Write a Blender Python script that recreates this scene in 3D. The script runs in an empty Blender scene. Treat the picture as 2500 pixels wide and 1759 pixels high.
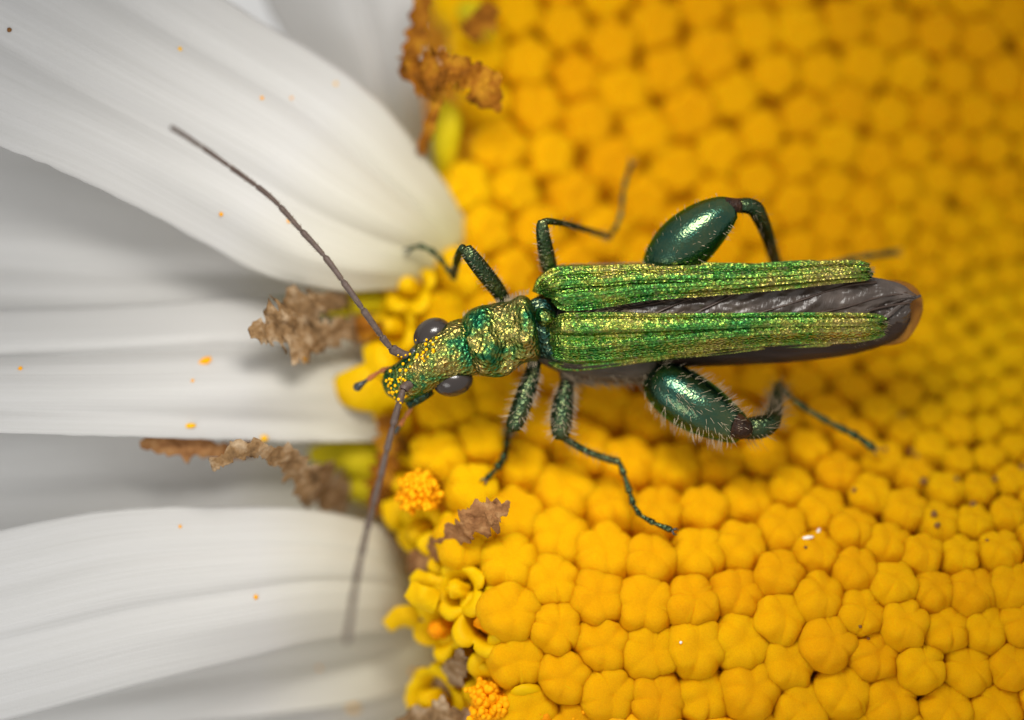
import bpy, math, random
import numpy as np
from mathutils import Vector, Matrix, noise as mnoise

random.seed(7)
rng = np.random.default_rng(7)
scene = bpy.context.scene
PI = math.pi

# ------------------------------------------------------------------ camera, light, exposure
CAM_D = 100.0 / 36.0 * 2.5                    # 2.5 units of width at the plane of focus
cam_data = bpy.data.cameras.new('camera')
cam = bpy.data.objects.new('camera', cam_data)
scene.collection.objects.link(cam)
cam.location = (0, 0, CAM_D)
cam_data.lens = 100.0
cam_data.sensor_width = 36.0
cam_data.clip_start = 0.1
cam_data.clip_end = 200.0
cam_data.dof.use_dof = True
cam_data.dof.focus_distance = CAM_D + 0.02
cam_data.dof.aperture_fstop = 0.165
scene.camera = cam

world = bpy.data.worlds.new('World')
scene.world = world
world.use_nodes = True
bg = world.node_tree.nodes['Background']
bg.inputs[0].default_value = (1.0, 0.985, 0.955, 1)
bg.inputs[1].default_value = 0.64

def area(name, loc, target, sx, sy, power, col):
    d = bpy.data.lights.new(name, 'AREA')
    d.shape = 'RECTANGLE'; d.size = sx; d.size_y = sy
    d.energy = power; d.color = col
    o = bpy.data.objects.new(name, d)
    scene.collection.objects.link(o)
    o.location = loc
    o.rotation_euler = (Vector(target) - Vector(loc)).to_track_quat('-Z', 'Y').to_euler()
    return o
key = area('flash_diffuser', (0.02, 1.12, 1.55), (0.06, -0.06, -0.15), 0.95, 0.62, 14.0, (1.0, 0.965, 0.91))
key.data.spread = math.radians(88)
area('added_fill', (-1.35, -1.25, 1.7), (-0.35, -0.1, -0.2), 1.3, 1.0, 19.0, (1.0, 0.98, 0.95))  # added lamp at lower left, lifts the shade between the petals

scene.view_settings.view_transform = 'Standard'
scene.view_settings.look = 'None'
scene.view_settings.exposure = 0.0
scene.view_settings.gamma = 1.0
scene.view_settings.use_curve_mapping = False
scene.render.engine = 'CYCLES'

# ------------------------------------------------------------------ helpers
def P(px, py, z=0.0):
    """a point of the place: millimetre-like plan position (1000 per unit) at height z"""
    k = (CAM_D - z) / CAM_D
    return Vector(((px - 1250.0) / 1000.0 * k, -(py - 879.5) / 1000.0 * k, z))

ORG = {}
def build(name, verts, faces, mat, parent=None, smooth=True, origin=None):
    v = np.array([tuple(p) for p in verts], dtype=float)
    c = Vector(v.mean(axis=0)) if origin is None else Vector(origin)
    v -= np.array(c)
    me = bpy.data.meshes.new(name)
    me.from_pydata(v.tolist(), [], [list(f) for f in faces])
    if smooth:
        me.polygons.foreach_set('use_smooth', [True] * len(me.polygons))
    me.update()
    mats = mat if isinstance(mat, (list, tuple)) else [mat]
    for m in mats:
        me.materials.append(m)
    o = bpy.data.objects.new(name, me)
    scene.collection.objects.link(o)
    place(o, c, parent)
    return o

def place(o, world_loc, parent=None):
    ORG[o.name] = Vector(world_loc)
    if parent is not None:
        o.parent = parent
        o.location = Vector(world_loc) - ORG[parent.name]
    else:
        o.location = world_loc

def thing(name, label, cat, loc, group=None):
    o = bpy.data.objects.new(name, None)
    o.empty_display_size = 0.05
    scene.collection.objects.link(o)
    place(o, loc)
    tag(o, label, cat, group)
    return o

def tag(o, label=None, cat=None, group=None, kind=None):
    if label: o['label'] = label
    if cat: o['category'] = cat
    if group: o['group'] = group
    if kind: o['kind'] = kind
    return o

def spline(rows, n):
    """Catmull-Rom through rows (any width), n samples, roughly even in the first 2-3 columns"""
    a = np.array(rows, dtype=float)
    m = len(a)
    if m == 2:
        t = np.linspace(0, 1, n)[:, None]
        return a[0] * (1 - t) + a[1] * t
    ext = np.vstack([2 * a[0] - a[1], a, 2 * a[-1] - a[-2]])
    d = np.sqrt(((a[1:, :2] - a[:-1, :2]) ** 2).sum(1)) + 1e-6
    cum = np.concatenate([[0], np.cumsum(d)])
    out = []
    for s in np.linspace(0, cum[-1], n):
        i = min(max(int(np.searchsorted(cum, s, side='right') - 1), 0), m - 2)
        t = (s - cum[i]) / d[i]
        p0, p1, p2, p3 = ext[i], ext[i + 1], ext[i + 2], ext[i + 3]
        out.append(0.5 * ((2 * p1) + (-p0 + p2) * t + (2 * p0 - 5 * p1 + 4 * p2 - p3) * t * t
                          + (-p0 + 3 * p1 - 3 * p2 + p3) * t ** 3))
    return np.array(out)

def grid_faces(nu, nv, closed=False, off=0):
    f = []
    for i in range(nu - 1):
        for j in range(nv if closed else nv - 1):
            k = (j + 1) % nv
            f.append((off + i * nv + j, off + i * nv + k, off + (i + 1) * nv + k, off + (i + 1) * nv + j))
    return f

class Tube:
    """a tapered tube through (px,py,z,radius_px) rows"""
    def __init__(self, rows, n=40, seg=14, flat=1.0, mod=None, linear=False):
        pr = [list(P(r[0], r[1], r[2])) + [r[3] / 1000.0] for r in rows]
        if linear:
            a = np.array(pr); m = len(a)
            t = np.linspace(0, m - 1, n)
            s = np.stack([np.interp(t, range(m), a[:, k]) for k in range(4)], 1)
        else:
            a = np.array(pr); m = len(a)
            # parametrise by 3-D length
            ext = np.vstack([2 * a[0] - a[1], a, 2 * a[-1] - a[-2]])
            d = np.sqrt(((a[1:, :3] - a[:-1, :3]) ** 2).sum(1)) + 1e-6
            cum = np.concatenate([[0], np.cumsum(d)])
            s = []
            for q in np.linspace(0, cum[-1], n):
                i = min(max(int(np.searchsorted(cum, q, side='right') - 1), 0), m - 2)
                t = (q - cum[i]) / d[i]
                p0, p1, p2, p3 = ext[i], ext[i + 1], ext[i + 2], ext[i + 3]
                s.append(0.5 * ((2 * p1) + (-p0 + p2) * t + (2 * p0 - 5 * p1 + 4 * p2 - p3) * t * t
                                + (-p0 + 3 * p1 - 3 * p2 + p3) * t ** 3))
            s = np.array(s)
        self.pts = [Vector(q[:3]) for q in s]
        self.rad = [max(q[3], 0.0004) for q in s]
        if mod:
            self.rad = [r * mod(i / (n - 1)) for i, r in enumerate(self.rad)]
        self.fr = []
        up = Vector((0, 0, 1))
        prev = None
        for i in range(n):
            t = (self.pts[min(i + 1, n - 1)] - self.pts[max(i - 1, 0)]).normalized()
            if prev is None:
                a1 = t.cross(up)
                if a1.length < 0.05: a1 = t.cross(Vector((0, 1, 0)))
                a1.normalize()
            else:
                a1 = (prev - t * prev.dot(t)).normalized()
            b1 = a1.cross(t).normalized()
            prev = a1
            self.fr.append((t, a1, b1))
        self.verts, self.faces = [], []
        for i in range(n):
            t, a1, b1 = self.fr[i]
            for j in range(seg):
                th = 2 * PI * j / seg
                self.verts.append(self.pts[i] + (a1 * math.cos(th) + b1 * math.sin(th) * flat) * self.rad[i])
        self.faces = grid_faces(n, seg, True)
        c0 = len(self.verts); self.verts.append(self.pts[0] - self.fr[0][0] * self.rad[0] * 0.4)
        c1 = len(self.verts); self.verts.append(self.pts[-1] + self.fr[-1][0] * self.rad[-1] * 0.4)
        for j in range(seg):
            k = (j + 1) % seg
            self.faces.append((c0, k, j))
            self.faces.append((c1, (n - 1) * seg + j, (n - 1) * seg + k))
        self.n = n
    def build(self, name, mat, parent=None):
        return build(name, self.verts, self.faces, mat, parent)
    def surf(self, u, th):
        i = min(int(u * (self.n - 1)), self.n - 1)
        t, a1, b1 = self.fr[i]
        nrm = a1 * math.cos(th) + b1 * math.sin(th)
        return self.pts[i] + nrm * self.rad[i], nrm, t

class Strands:
    """many fine hairs as thin three-sided spikes in one mesh"""
    def __init__(self): self.v, self.f = [], []
    def add(self, p, d, length, r, bend=0.0, tip=0.25):
        d = d.normalized()
        s = d.cross(Vector((0.3, 0.2, 1.0)))
        if s.length < 1e-3: s = d.cross(Vector((1, 0, 0)))
        s.normalize(); u = d.cross(s)
        b = Vector((random.uniform(-1, 1), random.uniform(-1, 1), random.uniform(-.3, .3))) * bend * length
        o = len(self.v)
        for q, (tt, rr) in enumerate(((0.0, 1.0), (0.55, 0.8), (1.0, tip))):
            c = p + d * length * tt + b * tt * tt
            for k in range(3):
                a = 2 * PI * k / 3
                self.v.append(c + (s * math.cos(a) + u * math.sin(a)) * r * rr)
        for q in range(2):
            for k in range(3):
                k2 = (k + 1) % 3
                self.f.append((o + q * 3 + k, o + q * 3 + k2, o + q * 3 + 3 + k2, o + q * 3 + 3 + k))
        self.f.append((o + 6, o + 7, o + 8))
    def build(self, name, mat, parent):
        o = build(name, self.v, self.f, mat, parent)
        o['kind'] = 'stuff'
        return o

def hair_tube(tb, n, lmin, lmax, r, parent, mat, u0=0.05, u1=0.98, lean=0.6, thf=None):
    h = Strands()
    for _ in range(n):
        u = random.uniform(u0, u1)
        th = random.uniform(0, 2 * PI) if thf is None else thf()
        p, nr, t = tb.surf(u, th)
        h.add(p - nr * 0.001, nr + t * lean * random.uniform(0.6, 1.3) + Vector((random.uniform(-.2, .2), random.uniform(-.2, .2), random.uniform(-.2, .2))),
              random.uniform(lmin, lmax) / 1000.0, r / 1000.0, 0.18)
    return h.build('hair', mat, parent)

def lerp(a, b, t): return a + (b - a) * t
def sstep(t):
    t = min(max(t, 0.0), 1.0)
    return t * t * (3 - 2 * t)

# ------------------------------------------------------------------ materials
def mat_new(name):
    m = bpy.data.materials.new(name)
    m.use_nodes = True
    nt = m.node_tree
    return m, nt, nt.nodes['Principled BSDF'], nt.nodes['Material Output']
def N(nt, kind, **kw):
    n = nt.nodes.new(kind)
    for k, v in kw.items(): setattr(n, k, v)
    return n
def ramp(nt, stops, interp='LINEAR'):
    r = N(nt, 'ShaderNodeValToRGB')
    r.color_ramp.interpolation = interp
    e = r.color_ramp.elements
    while len(e) < len(stops): e.new(0.5)
    for k, (p, c) in enumerate(stops):
        e[k].position = p
        e[k].color = (*c, 1) if len(c) == 3 else c
    return r
def coords(nt, scale=(1, 1, 1), out='Object', rot=(0, 0, 0)):
    tc = N(nt, 'ShaderNodeTexCoord')
    mp = N(nt, 'ShaderNodeMapping')
    mp.inputs['Scale'].default_value = scale
    mp.inputs['Rotation'].default_value = rot
    nt.links.new(tc.outputs[out], mp.inputs[0])
    return mp.outputs[0]
def noise_n(nt, vec, scale, detail=3, rough=0.55):
    n = N(nt, 'ShaderNodeTexNoise')
    n.inputs['Scale'].default_value = scale
    n.inputs['Detail'].default_value = detail
    n.inputs['Roughness'].default_value = rough
    nt.links.new(vec, n.inputs['Vector'])
    return n
def math_n(nt, op, a, b=None, c=None, clamp=False):
    n = N(nt, 'ShaderNodeMath', operation=op)
    n.use_clamp = clamp
    for k, x in enumerate((a, b, c)):
        if x is None: continue
        if isinstance(x, (int, float)): n.inputs[k].default_value = x
        else: nt.links.new(x, n.inputs[k])
    return n.outputs[0]
def mixc(nt, fac, a, b, mode='MIX'):
    n = N(nt, 'ShaderNodeMix', data_type='RGBA', blend_type=mode)
    for sock, x in ((n.inputs[0], fac), (n.inputs[6], a), (n.inputs[7], b)):
        if isinstance(x, (int, float)): sock.default_value = x
        elif isinstance(x, tuple): sock.default_value = (*x, 1)
        else: nt.links.new(x, sock)
    return n.outputs[2]
def bump_n(nt, h, strength, dist, normal=None):
    b = N(nt, 'ShaderNodeBump')
    b.inputs['Strength'].default_value = strength
    b.inputs['Distance'].default_value = dist
    nt.links.new(h, b.inputs['Height'])
    if normal is not None: nt.links.new(normal, b.inputs['Normal'])
    return b.outputs[0]

def metal(name, stops, scale, flake, rough, bumpd, bias=0.0, cellw=0.3, big=5.0, edge=(0.10, 0.75, 0.65), dark=((0.006, 0.07, 0.05), (0.03, 0.17, 0.07)), gold=0.45, drough=0.45, nw=1.6):
    """beetle cuticle: a rough dark green metal under a bright pitted gloss that turns from green to gold to copper"""
    m, nt, bs, out = mat_new(name)
    L = nt.links.new
    v = coords(nt)
    vo = N(nt, 'ShaderNodeTexVoronoi'); vo.inputs['Scale'].default_value = scale
    L(v, vo.inputs['Vector'])
    nz = noise_n(nt, v, big, 3, 0.6)
    sep = N(nt, 'ShaderNodeSeparateColor'); L(vo.outputs['Color'], sep.inputs[0])
    t = math_n(nt, 'MULTIPLY', sep.outputs[0], cellw)
    t2 = math_n(nt, 'MULTIPLY_ADD', nz.outputs[0], nw, -nw / 2 + 0.5 * (1 - cellw) + bias)
    t = math_n(nt, 'ADD', t, t2, clamp=True)
    r = ramp(nt, stops); L(t, r.inputs[0])
    geo = N(nt, 'ShaderNodeNewGeometry')
    sub = N(nt, 'ShaderNodeVectorMath', operation='SUBTRACT'); L(vo.outputs['Color'], sub.inputs[0]); sub.inputs[1].default_value = (.5, .5, .5)
    sc = N(nt, 'ShaderNodeVectorMath', operation='SCALE'); L(sub.outputs[0], sc.inputs[0]); sc.inputs['Scale'].default_value = flake
    ad = N(nt, 'ShaderNodeVectorMath', operation='ADD'); L(sc.outputs[0], ad.inputs[0]); L(geo.outputs['Normal'], ad.inputs[1])
    nm = N(nt, 'ShaderNodeVectorMath', operation='NORMALIZE'); L(ad.outputs[0], nm.inputs[0])
    fine = noise_n(nt, v, scale * 1.6, 2)
    h = math_n(nt, 'MULTIPLY_ADD', fine.outputs[0], 0.5, vo.outputs['Distance'])
    b = bump_n(nt, h, 0.9, bumpd, nm.outputs[0])
    dr = ramp(nt, [(0.35, dark[0]), (0.65, dark[1])]); L(nz.outputs[0], dr.inputs[0])
    L(dr.outputs[0], bs.inputs['Base Color'])
    bs.inputs['Metallic'].default_value = 1.0
    bs.inputs['Roughness'].default_value = drough
    bs.inputs['Specular Tint'].default_value = (*edge, 1)
    L(b, bs.inputs['Normal'])
    g = N(nt, 'ShaderNodeBsdfAnisotropic') if False else N(nt, 'ShaderNodeBsdfGlossy')
    g.inputs['Roughness'].default_value = rough
    L(r.outputs[0], g.inputs['Color']); L(b, g.inputs['Normal'])
    mx = N(nt, 'ShaderNodeMixShader'); mx.inputs[0].default_value = gold
    L(bs.outputs[0], mx.inputs[1]); L(g.outputs[0], mx.inputs[2]); L(mx.outputs[0], out.inputs[0])
    return m

GREEN = [(0.0, (0.02, 0.24, 0.12)), (0.28, (0.12, 0.45, 0.09)), (0.50, (0.30, 0.60, 0.07)), (0.74, (0.85, 0.70, 0.11)), (1.0, (0.95, 0.55, 0.20))]
COPPER = [(0.0, (0.03, 0.24, 0.11)), (0.28, (0.14, 0.38, 0.10)), (0.48, (0.55, 0.56, 0.08)), (0.66, (0.86, 0.58, 0.10)), (1.0, (0.92, 0.47, 0.15))]
TEAL = [(0.0, (0.10, 0.26, 0.14)), (0.40, (0.35, 0.40, 0.14)), (0.7, (0.65, 0.55, 0.16)), (1.0, (0.85, 0.62, 0.2))]
M = {}
M['elytra'] = metal('iridescent_green_cuticle', GREEN, 135, 0.10, 0.27, 0.0045, bias=0.12, cellw=.25, gold=.42, nw=1.9, dark=((0.008, 0.075, 0.042), (0.024, 0.14, 0.052)))
M['pronotum'] = metal('gold_green_cuticle', COPPER, 98, 0.18, 0.22, 0.0060, bias=.07, big=13, cellw=.3, nw=3.0, gold=.27, dark=((0.008, 0.06, 0.035), (0.03, 0.12, 0.045)))
M['head'] = metal('copper_green_cuticle', COPPER, 112, 0.18, 0.22, 0.0055, bias=.13, big=13, cellw=.3, nw=3.0, gold=.27, dark=((0.008, 0.06, 0.035), (0.03, 0.11, 0.04)))
M['femur'] = metal('smooth_teal_cuticle', TEAL, 170, 0.035, 0.16, 0.0006, bias=0.0, cellw=0.2, big=6, dark=((0.003, 0.050, 0.052), (0.010, 0.062, 0.042)), gold=0.13, drough=0.30, edge=(0.10, 0.95, 0.8))
M['meso'] = metal('blue_teal_cuticle', TEAL, 100, 0.2, 0.2, 0.005, bias=-.1, big=14, dark=((0.004, 0.02, 0.025), (0.015, 0.09, 0.09)), gold=.12, edge=(.1,.4,.5))
M['legfine'] = metal('olive_green_cuticle', [(0, (0.06, 0.12, 0.06)), (0.5, (0.20, 0.22, 0.08)), (1, (0.60, 0.46, 0.18))], 130, 0.1, 0.24, 0.0026, bias=-0.02, big=10, dark=((0.010, 0.034, 0.026), (0.030, 0.058, 0.032)), gold=0.24, edge=(0.08, 0.35, 0.25))

def simple(name, stops, nscale, rough=0.5, bump=(0, 0), detail=4, spec=0.4, sss=0.0, sss_r=(0.03, 0.02, 0.01), translucent=0.0, stretch=(1, 1, 1), coat=0.0):
    m, nt, bs, out = mat_new(name)
    L = nt.links.new
    v = coords(nt, stretch)
    nz = noise_n(nt, v, nscale, detail, 0.6)
    r = ramp(nt, stops); L(nz.outputs[0], r.inputs[0])
    L(r.outputs[0], bs.inputs['Base Color'])
    bs.inputs['Roughness'].default_value = rough
    bs.inputs['Specular IOR Level'].default_value = spec
    bs.inputs['Coat Weight'].default_value = coat
    bs.inputs['Coat Roughness'].default_value = 0.15
    if sss:
        bs.inputs['Subsurface Weight'].default_value = sss
        bs.inputs['Subsurface Radius'].default_value = sss_r
        bs.inputs['Subsurface Scale'].default_value = 1.0
    if bump[0]:
        nb = noise_n(nt, v, nscale * bump[1], 3)
        bb = bump_n(nt, nb.outputs[0], 0.8, bump[0])
        L(bb, bs.inputs['Normal'])
    if translucent:
        tr = N(nt, 'ShaderNodeBsdfTranslucent'); L(r.outputs[0], tr.inputs[0])
        mx = N(nt, 'ShaderNodeMixShader'); mx.inputs[0].default_value = translucent
        L(bs.outputs[0], mx.inputs[1]); L(tr.outputs[0], mx.inputs[2]); L(mx.outputs[0], out.inputs[0])
    return m

M['antenna'] = simple('brown_antenna', [(0.3, (0.055, 0.035, 0.028)), (0.7, (0.11, 0.075, 0.06))], 60, 0.5, (0.003, 3))
M['palp'] = simple('rust_palp', [(0.3, (0.28, 0.075, 0.02)), (0.7, (0.42, 0.15, 0.03))], 30, 0.35)
M['dark'] = simple('dark_joint', [(0.3, (0.012, 0.016, 0.015)), (0.7, (0.04, 0.045, 0.04))], 40, 0.3, (0.002, 2), coat=0.3)
M['knee'] = simple('brown_joint', [(0.3, (0.006, 0.005, 0.004)), (0.7, (0.05, 0.02, 0.010))], 60, 0.35, (0.008, 2), spec=.15)
M['under'] = simple('hairy_brown_underside', [(0.3, (0.02, 0.015, 0.010)), (0.7, (0.065, 0.05, 0.034))], 40, 0.6, (0.004, 2), stretch=(0.3, 1, 1))
M['abdomen'] = simple('dark_brown_abdomen', [(0.3, (0.010, 0.006, 0.004)), (0.7, (0.042, 0.024, 0.016))], 14, 0.42, (0.006, 3), stretch=(0.25, 1.5, 1), spec=0.2)
M['vein'] = simple('wing_vein', [(0.3, (0.035, 0.02, 0.015)), (0.7, (0.08, 0.05, 0.035))], 30, 0.4)
M['amber'] = simple('amber_wing_tip', [(0.3, (0.40, 0.17, 0.02)), (0.7, (0.55, 0.27, 0.03))], 8, 0.25, (0.002, 3), translucent=0.55)
M['hair'] = simple('pale_hair', [(0.3, (0.50, 0.40, 0.27)), (0.7, (0.75, 0.64, 0.48))], 60, 0.3, translucent=0.35, spec=0.8)
M['hairdark'] = simple('brown_hair', [(0.3, (0.20, 0.15, 0.09)), (0.7, (0.42, 0.33, 0.22))], 60, 0.35, translucent=0.3)
M['wither'] = simple('withered_brown', [(0.25, (0.05, 0.026, 0.014)), (0.48, (0.32, 0.19, 0.085)), (0.7, (0.60, 0.45, 0.29))], 22, 0.65, (0.012, 2.5), 5, translucent=0.3, spec=0.1)
M['rust'] = simple('rusty_brown', [(0.25, (0.05, 0.016, 0.004)), (0.5, (0.34, 0.12, 0.010)), (0.75, (0.60, 0.30, 0.02))], 20, 0.65, (0.012, 2.5), 5, translucent=0.25, spec=0.06)
M['strap'] = simple('dried_pink_brown', [(0.25, (0.16, 0.06, 0.02)), (0.5, (0.40, 0.19, 0.07)), (0.75, (0.60, 0.35, 0.15))], 26, 0.55, (0.012, 3), 4, translucent=0.3, spec=0.12)
M['lime'] = simple('yellow_green_tube', [(0.3, (0.46, 0.38, 0.004)), (0.7, (0.66, 0.50, 0.006))], 8, 0.55, (0.004, 3), sss=0.3, spec=0.12)
M['green'] = simple('green_bract', [(0.3, (0.10, 0.14, 0.02)), (0.7, (0.22, 0.25, 0.04))], 9, 0.6, (0.006, 3))
M['lobe'] = simple('yellow_corolla', [(0.3, (0.80, 0.45, 0.001)), (0.7, (0.86, 0.56, 0.002))], 10, 0.5, (0.003, 4), sss=0.2, translucent=0.2, spec=0.08)
M['anther'] = simple('orange_anther', [(0.3, (0.84, 0.25, 0.001)), (0.7, (0.88, 0.36, 0.002))], 40, 0.6, (0.008, 4), sss=0.2, spec=0.08)
M['pollen'] = simple('yellow_pollen', [(0.3, (0.84, 0.40, 0.001)), (0.7, (0.88, 0.52, 0.003))], 30, 0.6, spec=0.1)
M['pollen_orange'] = simple('orange_pollen', [(0.3, (0.88, 0.34, 0.001)), (0.7, (0.92, 0.44, 0.003))], 30, 0.6, spec=0.08)
M['speck'] = simple('brown_speck', [(0.3, (0.13, 0.05, 0.01)), (0.7, (0.26, 0.11, 0.012))], 30, 0.6)
M['white'] = simple('white_fibre', [(0.3, (0.75, 0.73, 0.68)), (0.7, (0.85, 0.84, 0.8))], 30, 0.4)
M['recept'] = simple('receptacle_orange', [(0.3, (0.66, 0.24, 0.001)), (0.7, (0.80, 0.32, 0.002))], 12, 0.7, (0.01, 3), spec=0.05)

def floret_mat():
    m, nt, bs, out = mat_new('yellow_floret')
    L = nt.links.new
    v = coords(nt)
    oi = N(nt, 'ShaderNodeObjectInfo')
    nz = noise_n(nt, v, 22, 4, 0.6)
    r = ramp(nt, [(0.3, (0.90, 0.84, 0.7)), (0.65, (1.0, 1.0, 1.0))]); L(nz.outputs[0], r.inputs[0])
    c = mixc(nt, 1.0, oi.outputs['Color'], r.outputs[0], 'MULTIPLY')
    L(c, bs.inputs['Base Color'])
    bs.inputs['Roughness'].default_value = 0.55
    bs.inputs['Specular IOR Level'].default_value = 0.07
    bs.inputs['Subsurface Weight'].default_value = 0.35
    bs.inputs['Subsurface Radius'].default_value = (0.07, 0.03, 0.002)
    bs.inputs['Subsurface Scale'].default_value = 1.0
    nb = noise_n(nt, v, 150, 3)
    n2 = noise_n(nt, v, 35, 3)
    h = math_n(nt, 'MULTIPLY_ADD', n2.outputs[0], 2.0, nb.outputs[0])
    L(bump_n(nt, h, 0.6, 0.005), bs.inputs['Normal'])
    return m
M['floret'] = floret_mat()

def petal_mat():
    m, nt, bs, out = mat_new('white_petal')
    L = nt.links.new
    uv = coords(nt, (1, 1, 1), 'UV')
    ob = coords(nt)
    mp = N(nt, 'ShaderNodeMapping'); mp.inputs['Scale'].default_value = (2.0, 46, 1); L(uv, mp.inputs[0])
    st = noise_n(nt, mp.outputs[0], 1.0, 4, 0.6)
    fine = noise_n(nt, ob, 190, 2)
    # yellowish claw near the base of each petal
    sx = N(nt, 'ShaderNodeSeparateXYZ'); L(uv, sx.inputs[0])
    br = ramp(nt, [(0.0, (0.60, 0.55, 0.25)), (0.13, (0.69, 0.65, 0.51)), (0.34, (0.72, 0.71, 0.69)), (1.0, (0.69, 0.695, 0.705))]); L(sx.outputs[0], br.inputs[0])
    sr = ramp(nt, [(0.3, (0.93, 0.93, 0.92)), (0.7, (1, 1, 1))]); L(st.outputs[0], sr.inputs[0])
    c = mixc(nt, 1.0, br.outputs[0], sr.outputs[0], 'MULTIPLY')
    L(c, bs.inputs['Base Color'])
    bs.inputs['Roughness'].default_value = 0.5
    bs.inputs['Specular IOR Level'].default_value = 0.3
    h = math_n(nt, 'MULTIPLY_ADD', fine.outputs[0], 0.35, st.outputs[0])
    L(bump_n(nt, h, 0.35, 0.006), bs.inputs['Normal'])
    tr = N(nt, 'ShaderNodeBsdfTranslucent'); L(c, tr.inputs[0])
    mx = N(nt, 'ShaderNodeMixShader'); mx.inputs[0].default_value = 0.32
    L(bs.outputs[0], mx.inputs[1]); L(tr.outputs[0], mx.inputs[2]); L(mx.outputs[0], out.inputs[0])
    return m
M['petal'] = petal_mat()

def eye_mat():
    m, nt, bs, out = mat_new('compound_eye')
    L = nt.links.new
    v = coords(nt)
    vo = N(nt, 'ShaderNodeTexVoronoi'); vo.inputs['Scale'].default_value = 260; L(v, vo.inputs['Vector'])
    bs.inputs['Base Color'].default_value = (0.026, 0.020, 0.018, 1)
    bs.inputs['Roughness'].default_value = 0.2
    bs.inputs['Specular IOR Level'].default_value = 0.5
    L(bump_n(nt, vo.outputs['Distance'], 0.15, 0.001), bs.inputs['Normal'])
    return m
M['eye'] = eye_mat()

def wing_mat():
    m, nt, bs, out = mat_new('smoky_wing_membrane')
    L = nt.links.new
    v = coords(nt, (1, 1, 1), rot=(0, 0, 0.3))
    nz = noise_n(nt, v, 6, 3, 0.6)
    r = ramp(nt, [(0.3, (0.03, 0.021, 0.016)), (0.5, (0.075, 0.056, 0.046)), (0.72, (0.24, 0.19, 0.165))]); L(nz.outputs[0], r.inputs[0])
    L(r.outputs[0], bs.inputs['Base Color'])
    bs.inputs['Roughness'].default_value = 0.33
    bs.inputs['Specular IOR Level'].default_value = 0.5
    mp = N(nt, 'ShaderNodeMapping'); mp.inputs['Scale'].default_value = (20, 6, 6); mp.inputs['Rotation'].default_value = (0, 0, 0.25); L(v, mp.inputs[0])
    w = noise_n(nt, mp.outputs[0], 1.0, 4, 0.65)
    L(bump_n(nt, w.outputs[0], 0.5, 0.014), bs.inputs['Normal'])
    return m
M['wing'] = wing_mat()

# ------------------------------------------------------------------ the daisy: disc surface
CX, CY = 2640.0, 850.0
def H(px, py):
    """height of the tops of the florets over the plan: low round the middle, a raised far rim, tilted"""
    z = -0.52 + 0.49 * sstep((py - 640.0) / 920.0)
    z += 0.20 * math.exp(-((px - 1080.0) / 260.0) ** 2 - ((py - 650.0) / 420.0) ** 2)
    z -= 0.10 * sstep((1120.0 - px) / 320.0)
    z -= 0.05 * sstep((px - 1500.0) / 900.0) * (1 - sstep((py - 700.0) / 600.0))
    z -= 0.10 * sstep((py - 1750.0) / 400.0)
    return z
def Hn(px, py):
    e = 40.0
    dx = (H(px + e, py) - H(px - e, py)) / (2 * e / 1000.0)
    dy = -(H(px, py + e) - H(px, py - e)) / (2 * e / 1000.0)
    return Vector((-dx, -dy, 1.0)).normalized()
EDGE = [(-500, 1250), (-200, 1070), (0, 1035), (300, 1100), (540, 1120), (640, 1020), (760, 985), (900, 985), (1020, 960), (1150, 1010), (1280, 1060), (1420, 1130), (1560, 1190), (1759, 1210), (2100, 1330)]
def edge_x(py):
    ys = [e[0] for e in EDGE]; xs = [e[1] for e in EDGE]
    return float(np.interp(py, ys, xs))

daisy = thing('daisy', 'white daisy with a yellow disc of packed florets carrying the green beetle', 'daisy', P(1900, 900, -0.9))

# the receptacle: one swollen cushion under the florets
def receptacle():
    nu, nv = 56, 60
    v = []
    for i in range(nu):
        py = lerp(-480, 2240, i / (nu - 1))
        x0 = edge_x(py) - 70
        for j in range(nv):
            t = j / (nv - 1)
            px = lerp(x0, 3100, t)
            z = H(px, py) - 0.105 - 0.42 * (1 - sstep(t / 0.06)) - 0.3 * (1 - sstep((py + 480) / 150)) - 0.3 * (1 - sstep((2240 - py) / 150))
            v.append(P(px, py, z))
    f = grid_faces(nu, nv)
    return build('receptacle', v, f, M['recept'], daisy)
receptacle()

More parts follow.
